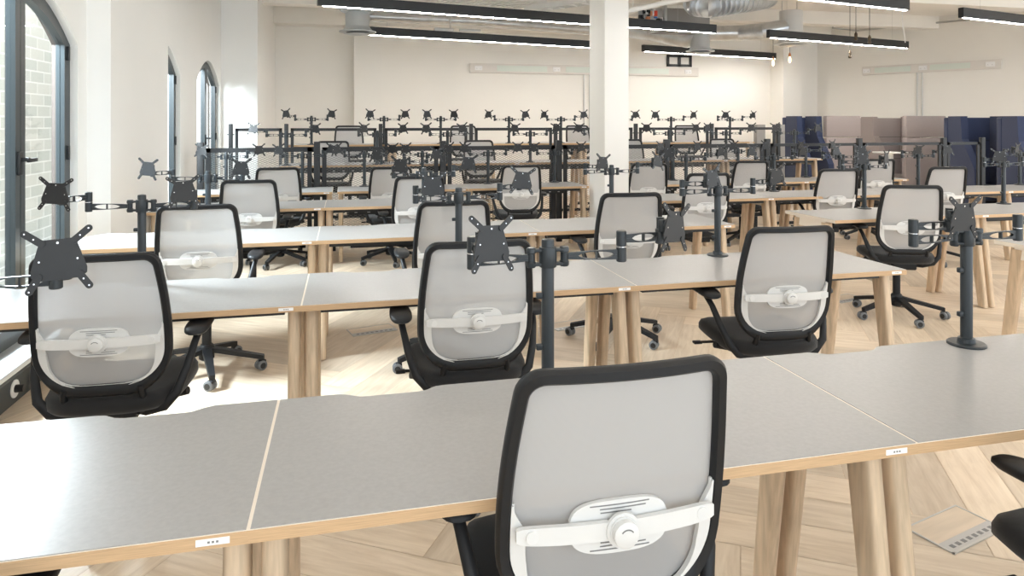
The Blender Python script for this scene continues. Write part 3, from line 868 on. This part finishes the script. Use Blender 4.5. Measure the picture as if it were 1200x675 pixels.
# ------------------------------------------------------------------ desk screens
def screen_post(u, Y, h, label, group, w=.05):
    o = MB().cbox((0, 0, h / 2), (w, .05, h), b=.004)
    for sx in (-1, 1):
        o.cbox((sx * .03, 0, h - .14), (.03, .014, .014)); o.cbox((sx * .03, 0, .25), (.03, .014, .014))
    p = o.build('screen_post', 'black_metal', None, (onY(u, Y), Y, 0)); tag(p, label, 'post', group); return p
def screen(u0, u1, Y, h0, h1, label, group, wires=True):
    x0, x1 = onY(u0, Y) + .055, onY(u1, Y) - .055
    W = x1 - x0; root = empty('mesh_screen' if wires else 'desk_divider', (x0, Y, 0)); tag(root, label, 'screen', group)
    fr = MB(); b = .048 if wires else .038
    fr.box(0, -.012, h0, b, .012, h1); fr.box(W - b, -.012, h0, W, .012, h1); fr.box(0, -.012, h1 - b, W, .012, h1); fr.box(0, -.012, h0, W, .012, h0 + b)
    if wires:
        fr.box(.1, -.02, 0, .1 + b, .02, h0); fr.box(W - .1 - b, -.02, 0, W - .1, .02, h0)
    else:
        fr.box(0, -.012, 0, b, .012, h0); fr.box(W - b, -.012, 0, W, .012, h0)
    fr.build('frame', 'black_metal', root, smooth=False)
    if wires:
        m = MB(); px, pz = .052, .024; k0 = pz / px; t = .0017
        H = h1 - h0; z00 = h0
        for sg in (1, -1):
            c = -W * k0 if sg > 0 else 0
            c = -W * k0 - pz if sg > 0 else 0
            top = H if sg > 0 else H + W * k0
            while c < top:
                # line z = c + sg*k0*x clipped to the panel
                def zx(x): return c + sg * k0 * x
                xs = [0, W]
                xa = (0 - c) / (sg * k0); xb = (H - c) / (sg * k0)
                lo, hi = max(0, min(xa, xb)), min(W, max(xa, xb))
                if hi - lo > .01:
                    z0_, z1_ = z00 + zx(lo), z00 + zx(hi)
                    m.add([(lo, sg * .001, z0_ - t), (hi, sg * .001, z1_ - t), (hi, sg * .001, z1_ + t), (lo, sg * .001, z0_ + t)], [(0, 1, 2, 3)])
                c += pz
        m.build('wire_mesh', 'mesh_wire', root, smooth=False)
S2 = [235, 371.5, 519, 655, 781, 899, 1007, 1106, 1186 - 35]
SY2 = 8.03
for i, u in enumerate(S2):
    screen_post(u, SY2, 1.225, 'black post of the wire mesh screens, %s from the window' % ['first', 'second', 'third', 'fourth', 'fifth', 'sixth', 'seventh', 'eighth', 'ninth'][i], 'posts of the mesh screens', .068)
for i in range(len(S2) - 1):
    screen(S2[i], S2[i + 1], SY2, 0.22 if i < 5 else .1, 1.162, 'black framed wire mesh screen, %s panel from the window' % ['first', 'second', 'third', 'fourth', 'fifth', 'sixth', 'seventh', 'eighth'][i], 'wire mesh screens', i < 5)
S1 = [270.4, 335.6, 446, 552, 651, 745, 834, 912]
SY1 = 9.62
for i, u in enumerate(S1):
    screen_post(u, SY1, 1.42, 'black post near the back wall, %s from the left among the furthest frames' % ['first', 'second', 'third', 'fourth', 'fifth', 'sixth', 'seventh', 'eighth'][i], 'posts of the far screens')
for i in range(len(S1) - 1):
    screen(S1[i], S1[i + 1], SY1, .15, 1.362, 'open black screen frame at the furthest desks, %s from the left' % ['first', 'second', 'third', 'fourth', 'fifth', 'sixth', 'seventh'][i], 'open frames of the far screens', False)

# ------------------------------------------------------------------ booths along the right wall
def booth_at(x, y, ang, w, h, m, label, wing=True):
    root = empty('booth_sofa', (x, y, 0), ang); tag(root, label, 'booth sofa', 'high-backed booth sofas')
    bk = MB(); bk.cbox((w / 2, .06, h * .5 + .03), (w, .12, h - .08), b=.02)
    bk.build('backrest', m, root)
    for zz in (h - .36, h - .75): pass
    sm = MB(); sm.box(.02, -.004, h - .38, w - .02, .0, h - .374); sm.box(.02, -.004, h - .80, w - .02, 0, h - .794)
    sm.build('seam', 'black_fabric', root, smooth=False)
    if wing:
        for xx in (0, w - .11):
            wb = MB()
            poly = [(.0, .06), (.0, h + .01), (-.30, h + .01), (-.33, h - .35), (-.62, .72), (-.66, .06)]
            wb.prism([(a, b) for a, b in poly], xx, xx + .11, plane='yz')
            wb.build('side_panel', m, root, angle=20)
        st = MB(); st.cbox((w / 2, -.27, .33), (w - .24, .56, .22), b=.04); st.build('seat_cushion', m, root)
        bs = MB(); bs.box(.14, -.5, .03, w - .14, -.02, .22); bs.build('base', 'black_metal', root, smooth=False)
    return root
def face_ang(x0, y0, x1, y1): return math.atan2(y1 - y0, x1 - x0)
# booths stand in a line in front of the right wall; X, Y from the sight lines
BYL = 10.9
def bx(u): return onY(u, BYL)
H_B = hAt(137, bx(1000), BYL)
booth_at(bx(921), BYL, 0, onY(968.5, 10.5) - .02 - bx(921), H_B, 'navy_fabric', 'navy high-backed booth sofa, left one next to the back wall column')
# near grey booth seen from its back panels
def panel(u0, u1, y, h, m, label, nm='booth_divider', th=.1):
    x0, x1 = onY(u0, y), onY(u1, y)
    r = empty(nm, (x0, y, 0)); tag(r, label, 'booth panel', 'upholstered booth panels')
    w = x1 - x0
    MB().cbox((w / 2, th / 2, h - .19), (w, th, .375), b=.018).build('upper_pad', m, r)
    MB().cbox((w / 2, th / 2, (h - .385) / 2 + .02), (w, th, h - .43), b=.018).build('lower_pad', m, r)
    return r
panel(968.5, 1009, 10.5, hAt(136, 7, 10.5) + .01, 'mauve_fabric', 'mauve upholstered back panel beside the left navy booth')
panel(1062, 1109, 10.1, hAt(136, 8, 10.1) + .01, 'mauve_fabric', 'mauve upholstered back panel left of the right navy booths')
booth_at(onY(1009, 11.35), 11.35, 0, onY(1061, 11.35) - onY(1009, 11.35), hAt(137.5, 8.3, 11.35), 'mauve_fabric', 'mauve high-backed booth sofa behind the round white table')
booth_at(onY(1111, 9.3), 9.3, R(-12), .80, hAt(137, 9.5, 9.2), 'navy_fabric', 'navy high-backed booth sofa right of the mauve panels')
booth_at(onY(1174, 8.3), 8.3, R(-12), .90, hAt(137, 9.5, 8.3), 'navy_fabric', 'navy high-backed booth sofa cut by the right edge of the photo')
tx, ty = onY(1043, 9.9), 9.9
tb = empty('booth_table', (tx, ty, 0)); tag(tb, 'round white table on a single stem in front of the mauve booth', 'table')
hz = hAt(178, tx, ty)
MB().lathe([(.26, hz - .02), (.27, hz - .012), (.27, hz - .003), (.265, hz)], n=40).build('table_top', 'table_white', tb)
MB().lathe([(.2, 0), (.2, .012), (.06, .025), (.05, .03), (.05, hz - .02)], n=28).build('table_stem', 'table_white', tb)
# stacked wooden board ends by the far frames
for i, (u0, u1) in enumerate(((885, 895), (908, 918))):
    x0, x1 = onY(u0, 10.6), onY(u1, 10.6)
    o = MB().cbox((0, 0, .7), (x1 - x0, .1, 1.4), b=.005).build('end_panel', 'grey_box', None, ((x0 + x1) / 2, 10.6, 0))
    tag(o, 'dark upright end panel near the back wall, %s of two' % ['left', 'right'][i], 'panel', 'dark end panels by the back wall')

# ------------------------------------------------------------------ things on the walls
def trunking(name, p0, p1, n, z0, z1, th, label, glass, sockets):
    """wall trunking from p0 to p1 (plan), n = direction into the room"""
    L = (Vector(p1) - Vector(p0)).length; ang = face_ang(*p0, *p1)
    r = empty('trunking', (p0[0], p0[1], z0), ang); tag(r, label, 'trunking', 'dado trunking runs on the walls')
    h = z1 - z0
    MB().cbox((L / 2, -th / 2, h / 2), (L, th, h), b=.006).build('casing', 'trunking_white', r)
    for a, b in glass: MB().cbox(((a + b) / 2 * L, -th - .001, h / 2), ((b - a) * L, .008, h * .62), b=.003).build('cover_strip', 'trunking_green', r)
    for t in sockets:
        s = MB(); s.cbox((t * L, -th - .004, h / 2), (.145, .012, .086), b=.004)
        for k in (-1, 1):
            s.cbox((t * L + k * .035, -th - .0105, h / 2 - .008), (.005, .004, .010), 1); s.cbox((t * L + k * .035 + .011, -th - .0105, h / 2 - .018), (.008, .004, .003), 1)
            s.cbox((t * L + k * .035 - .011, -th - .0105, h / 2 - .018), (.008, .004, .003), 1)
            s.cbox((t * L + k * .035 - .0, -th - .011, h / 2 + .025), (.012, .005, .016), 0)
        s.build('double_socket', ['paper_white', 'ink_grey'], r)
Yw = BY - .001
trunking('t', (onY(550, Yw), Yw), (onY(817, Yw), Yw), None, 2.38, 2.56, .06, 'long white socket trunking high on the back wall, passing behind the pillar', [(.11, .32), (.40, .60), (.66, .86)], [.035, .36, .95])
p = rw(1.02, .001, 0); q = rw(3.42, .001, 0)
trunking('t', p[:2], q[:2], None, 2.40, 2.57, .06, 'white socket trunking high on the right wall above the booths', [(.10, .38), (.52, .80)], [.035, .47, .93])
def conduit(pts, label, r=.012):
    mb = MB()
    for P in pts: mb.tube(P, r, 8)
    tag(mb.build('conduit', 'galvanised'), label, 'conduit', 'metal conduits on the walls')
xa = onY(684, Yw); xb = onY(690.5, Yw)
conduit([[(xa, Yw - .02, .9), (xa, Yw - .02, 2.38)]], 'left vertical conduit on the back wall beside the white pillar')
conduit([[(xb, Yw - .02, .9), (xb, Yw - .02, 2.38)]], 'right vertical conduit on the back wall, touching the pillar edge in view')
conduit([[rw(2.03, .02, .9), rw(2.03, .02, 2.40)]], 'left vertical conduit on the right wall above the mauve booths')
conduit([[rw(2.12, .02, .9), rw(2.12, .02, 2.40)]], 'right vertical conduit on the right wall above the mauve booths')
conduit([[(onY(976, 11.9), 11.9, hAt(22, onY(976, 11.9), 11.9)), (onY(976, 11.9), 11.9, hAt(33, onY(976, 11.9), 11.9)), rw(.9, .05, hAt(36, *rw(.9, .05, 0)[:2])), rw(2.9, .05, hAt(23, *rw(2.9, .05, 0)[:2])), rw(4.2, .05, hAt(15, *rw(4.2, .05, 0)[:2]))]], 'thin conduit pipe running under the ceiling along the right wall', .018)
# black double back-box frame
fx0, fx1 = onY(781, Yw), onY(810, Yw); fz0, fz1 = hAt(78, fx0, Yw), hAt(64, fx0, Yw)
fb = MB(); t = .05; fm = (fx0 + fx1) / 2
for a, b, c, d in ((fx0, fz0, fx1, fz0 + t), (fx0, fz1 - t, fx1, fz1), (fx0, fz0, fx0 + t, fz1), (fx1 - t, fz0, fx1, fz1), (fm - .03, fz0, fm + .03, fz1)):
    fb.box(a, Yw - .03, b, c, Yw, d)
tag(fb.build('wall_mounting_frame', 'black_metal', smooth=False), 'black double mounting frame on the back wall between trunking and lights', 'mounting frame')
# round floor-level vent plug at the left baseboard
vp = MB(); vy = 4.06
vp.tube([(WX + .03, vy, .075), (WX + .036, vy, .075)], .045, 28); vp.tube([(WX + .036, vy, .075), (WX + .075, vy, .075)], .02, 16, 1)
tag(vp.build('door_stop', ['paper_white', 'black_metal']), 'round wall-mounted stop on the dark baseboard beneath the near window', 'door stop')
# floor boxes
def floor_box(u, v, label, rz=R(-13)):
    x, y = atH(u, v, 0.0)
    r = empty('floor_box', (x, y, 0), rz); tag(r, label, 'floor box', 'floor boxes')
    s = .155; q = .086; f = MB()
    for a, b, c, d in ((-s, -q, s, -q + .008), (-s, q - .006, s, q), (-s, -q, -s + .006, q), (s - .006, -q, s, q)): f.box(a, b, .0005, c, d, .005)
    f.build('frame', 'galvanised', r, smooth=False)
    g = MB(); g.box(-s + .006, -q + .008, .0005, s - .006, -q + .058, .004)
    for k in range(8): g.box(-s + .03 + k * .033, -q + .020, .004, -s + .048 + k * .033, -q + .036, .0046, 1)
    g.build('cable_flap', ['brass_plate', 'ink_grey'], r, smooth=False)
    MB().box(-s + .006, -q + .058, .0005, s - .006, q - .006, .0035).build('lid', 'floor_lid', r, smooth=False)
floor_box(1119, 620, 'square floor box beside the legs under the front desk, bottom right', R(14.5))
floor_box(436, 387, 'square floor box in the floor left of the second-row middle chair', R(14.5))
floor_box(668, 381, 'square floor box with cable flap beside the desk legs behind the tall pole', R(14.5))
floor_box(990, 350, 'square floor box partly behind the right end leg of the second row', R(14.5))

# ------------------------------------------------------------------ lights and services under the ceiling
LDIR = Vector((.975, .223, 0)).normalized(); LANG = math.atan2(.223, .975)
def pendant(u0, v0, u1, v1, H, label, ext=0.0):
    p = Vector((*atH(u0, v0, H), H)); q = Vector((*atH(u1, v1, H), H))
    if ext: p = p - (q - p).normalized() * ext
    L = (q - p).length; ang = math.atan2(q.y - p.y, q.x - p.x)
    r = empty('linear_pendant_light', (p.x, p.y, H), ang); tag(r, label, 'ceiling light', 'black linear pendant lights')
    MB().box(0, -.032, .006, L, .032, .125).build('housing', 'black_metal', r, smooth=False)
    MB().box(.06, -.015, .002, L - .02, .015, .007).build('diffuser', 'lamp_strip', r, smooth=False)
    w = MB()
    for t in (.12, .88): w.cyl((L * t, 0, .1), (L * t, 0, 3.45 - H), .0015, 6)
    w.build('suspension_wire', 'galvanised', r)
pendant(372, 7.0, 838, 39.5, 2.70, 'longest black linear pendant, upper one crossing behind the pillar')
pendant(408, 40.0, 728, 58.6, 2.70, 'black linear pendant below the longest one, left of the pillar')
pendant(753, 60.6, 908.5, 69.5, 2.70, 'black linear pendant right of the pillar, above the black wall frame')
pendant(900, 44.5, 1063, 57.2, 2.70, 'black linear pendant above the right-hand booths, crossing the duct outlet')
pendant(950, 0.8, 1063, 12.8, 2.70, 'black linear pendant touching the top edge right of centre', 1.6)
pendant(1126, 21, 1290, 39.6, 2.70, 'black linear pendant cut by the right edge of the photo')

def pend_cord(u, v, Y, lit, label):
    X = onY(u, Y); z = hAt(v, X, Y); r = empty('pendant_bulb' if lit else 'pendant_lamp_holder', (X, Y, z)); tag(r, label, 'pendant lamp', 'hanging bulbs and bare lamp holders')
    MB().cyl((0, 0, .08), (0, 0, 3.45 - z), .004, 6).build('cord', 'black_metal', r)
    MB().lathe([(.014, 0.02), (.022, .025), (.022, .07), (.012, .085), (.008, .1)], n=16).build('lamp_holder', 'copper' if lit else 'brass_dark', r)
    if lit:
        MB().lathe([(.004, -.085), (.014, -.075), (.021, -.045), (.019, -.015), (.012, .01), (.012, .03)], n=20).build('bulb', 'bulb_glow', r)
    else:
        MB().lathe([(.016, -.03), (.026, -.02), (.026, 0), (.016, .02)], n=16).build('socket_ring', 'brass_dark', r)
pend_cord(906, 72, 11.6, True, 'lit bare bulb hanging at the end of the middle pendant light')
pend_cord(925.5, 68, 11.0, True, 'lit bare bulb hanging under the white duct outlet')
pend_cord(996, 66, 9.6, False, 'unlit lamp holder hanging lowest, above the mauve booth')
pend_cord(1003, 45, 9.0, False, 'unlit lamp holder in front of the right pendant light, left of two')
pend_cord(1019, 49, 8.6, False, 'unlit lamp holder in front of the right pendant light, right of two')
wc = MB(); X = onY(1057, 9.0); wc.tube([(X, 9.0, 3.45), (X + .01, 9.0, 2.95), (X + .05, 9.0, 2.75), (X + .06, 9.0, hAt(50, X, 9.0))], .008, 8)
tag(wc.build('white_cable', 'paper_white'), 'loose white cable hanging between two pendant lights at the right', 'cable')

def outlet(u, vflange, vtop, wpx, H, label, top_flange=False, m='duct_grey'):
    """cylindrical supply outlet with a wide flange at its foot"""
    x, y = atH(u, vflange, H); z = y * CY + x * SY; rr = wpx / 813.0 * z / 2; h = (vflange - vtop) / 813.0 * z
    r = empty('air_outlet', (x, y, H)); tag(r, label, 'air outlet', 'round ventilation outlets')
    prof = [(rr * 1.5, 0), (rr * 1.52, .012), (rr * 1.2, .03), (rr * 1.02, .07), (rr, .08), (rr, h)]
    if top_flange: prof += [(rr * 1.35, h + .02), (rr * 1.5, h + .06), (rr * 1.5, h + .08)]
    MB().lathe(prof, n=36).build('outlet_body', m, r)
    MB().lathe([(rr * 1.1, .005), (rr * .9, .02), (rr * .3, .03)], (0, 0, -.03), n=30).build('cone', m, r)
    MB().cyl((rr * .6, 0, h * .9), (rr * .6, 0, 3.46 - H), .006, 6).build('hanger', 'galvanised', r)
    return x, y, rr, h
outlet(419, 38, 16, 28, 2.68, 'light grey round air outlet at the left end of the lights', True)
x2, y2, r2, h2 = outlet(820.5, 60.5, 40, 22, 2.63, 'grey round air outlet hanging above the black wall frame')
x3, y3, r3, h3 = outlet(927, 52, 13, 26, 2.72, 'white round air outlet behind the right pendant light', False, 'white_plastic')
def duct(pts, r, label, rings=0, m='duct_metal', nm='spiral_duct'):
    mb = MB(); P = [Vector(p) for p in pts]
    mb.tube(P, r, 28)
    for i in range(len(P) - 1):
        L = (P[i + 1] - P[i]).length; n = max(1, int(L / .12)) if rings else 0
        d = (P[i + 1] - P[i]).normalized()
        for k in range(n):
            c = P[i] + d * (L * (k + .5) / n); mb.tube([c - d * .006, c + d * .006], r + .002, 28)
    for i in (0, len(P) - 1):
        c = P[i] * .85 + P[1 if i == 0 else -2] * .15; mb.cyl((c.x, c.y, c.z), (c.x, c.y, 3.46), .006, 6)
    tag(mb.build(nm, m, angle=50), label, 'duct', 'round silver ventilation ducts')
def P3(u, v, H): return (*atH(u, v, H), H)
def PY(u, v, Y): X = onY(u, Y); return (X, Y, hAt(v, X, Y))
duct([PY(812, 4, 9.0), PY(816, 7, 8.3), PY(830, 8, 8.0), PY(880, 2, 8.6), PY(900, -2, 8.9), PY(905, -22, 9.2)], .14, 'thick silver spiral duct at the top edge above the grey unit', 1)
duct([(x3 - r3 * .6, y3, 2.72 + h3 * .5), PY(895, 36, y3), PY(868, 38.5, 10.6), PY(848, 39, 10.7), PY(815, 39, 10.8)], .13, 'silver duct feeding the white outlet from the left', 0)
duct([(x2, y2, 2.63 + h2), PY(805, 46, y2 + .2), PY(770, 39, 11.2), PY(730, 33, 11.8)], .15, 'beige lit duct leading from the grey outlet to behind the pillar', 0)
duct([PY(432, 19, 11.6), PY(560, 25, 11.9), PY(700, 36, 12.1)], .09, 'long thin duct along the back wall under the ceiling left of the pillar', 0)
duct([PY(735, 13, 7.6), PY(780, 3, 7.6), PY(815, -3, 7.6)], .03, 'bright slanting pipe under the ceiling right of the pillar', 0, 'table_white', 'ceiling_pipe')
# grey ventilation unit with its control gear
ux0, uy = onY(781, 9.5), 9.5; ux1 = onY(832, 9.5)
un = empty('ventilation_unit', (ux0, uy, 0)); tag(un, 'dark grey box-shaped ventilation unit hung right of the pillar', 'ventilation unit')
za, zb = hAt(34, ux0, uy), hAt(9, ux0, uy)
MB().cbox(((ux1 - ux0) / 2, .3, (za + zb) / 2), (ux1 - ux0, .6, zb - za), b=.01).build('casing', 'grey_box', un)
MB().box(-.04, -.02, za, 0, .6, zb + .03).build('end_flange', 'galvanised', un, smooth=False)
MB().box(-.42, .05, za + .05, -.04, .08, zb - .01).build('control_board', 'galvanised', un, smooth=False)
hg = MB()
for hx in (.05, ux1 - ux0 - .05): hg.cyl((hx, .3, zb - .02), (hx, .3, 3.46), .006, 6)
hg.build('hanger', 'galvanised', un)
rr_ = random.Random(5)
for k in range(16):
    cx, cz = -.40 + rr_.random() * .34, za + .07 + rr_.random() * (zb - za - .1)
    MB().cbox((cx, .03, cz), (.03 + rr_.random() * .05, .05, .02 + rr_.random() * .05), b=.002).build('control_valve', rr_.choice(['copper', 'black_metal', 'black_metal', 'paper_white', 'paper_white']), un)
MB().cbox((-.17, .01, zb - .09), (.05, .03, .08), b=.003).build('red_tag', 'red_plastic', un)
MB().cbox((-.17, .01, zb - .15), (.045, .03, .02), b=.003).build('blue_tag', 'blue_plastic', un)
# ladder cable trays near the ceiling, left of the pillar
def ladder(p, q, w, label, rungs):
    p = Vector(p); q = Vector(q); d = (q - p).normalized(); s = d.cross(Vector((0, 0, 1))).normalized()
    r = empty('cable_ladder', p); tag(r, label, 'cable tray', 'white cable ladders under the ceiling')
    mb = MB()
    for sg in (-1, 1):
        a = s * (sg * w / 2); L = q - p
        mb.strip([a, a + L], [a + Vector((0, 0, .07)), a + L + Vector((0, 0, .07))], s * .015)
    mb.build('side_rail', 'table_white', r, smooth=False)
    rb = MB(); L = (q - p).length
    for k in range(rungs):
        c = d * (L * (k + .5) / rungs); e = s * (w / 2)
        rb.strip([c - e, c + e], [c - e + d * .04, c + e + d * .04], (0, 0, .02))
    rb.build('rung', 'table_white', r, smooth=False)
ladder(PY(430, -10, 8.8), PY(625, 7, 9.8), .6, 'white ladder tray with close rungs above the longest pendant light', 26)
ladder(PY(620, 14, 9.4), PY(692, 4, 8.6), .2, 'short white channel tray slanting up towards the pillar', 5)
bk = MB(); X0, Y0, Z0_ = PY(520, 35, 10.9)
bk.cbox((0, 0, 0), (.30, .12, .05), b=.005); bk.cbox((.42, .02, .005), (.34, .1, .035), b=.005); bk.cbox((.1, 0, .2), (.02, .02, .4))
tag(bk.build('pipe_bracket', 'galvanised', None, (X0, Y0, Z0_)), 'metal service bracket hanging between the two left pendant lights', 'bracket')
for i, (u, v, Y) in enumerate(((640, 33, 11.3), (560, 36, 11.2))):
    pass
rails = MB()
for (u0, v0, u1, v1, Y) in ((840, 9, 1060, 22, 11.8), (845, 20, 1050, 31, 12.2)):
    rails.tube([PY(u0, v0, Y), PY(u1, v1, Y)], .012, 8)
tag(rails.build('service_rail', 'trunking_white'), 'thin pale service rails just under the ceiling above the right-hand outlet', 'rail')
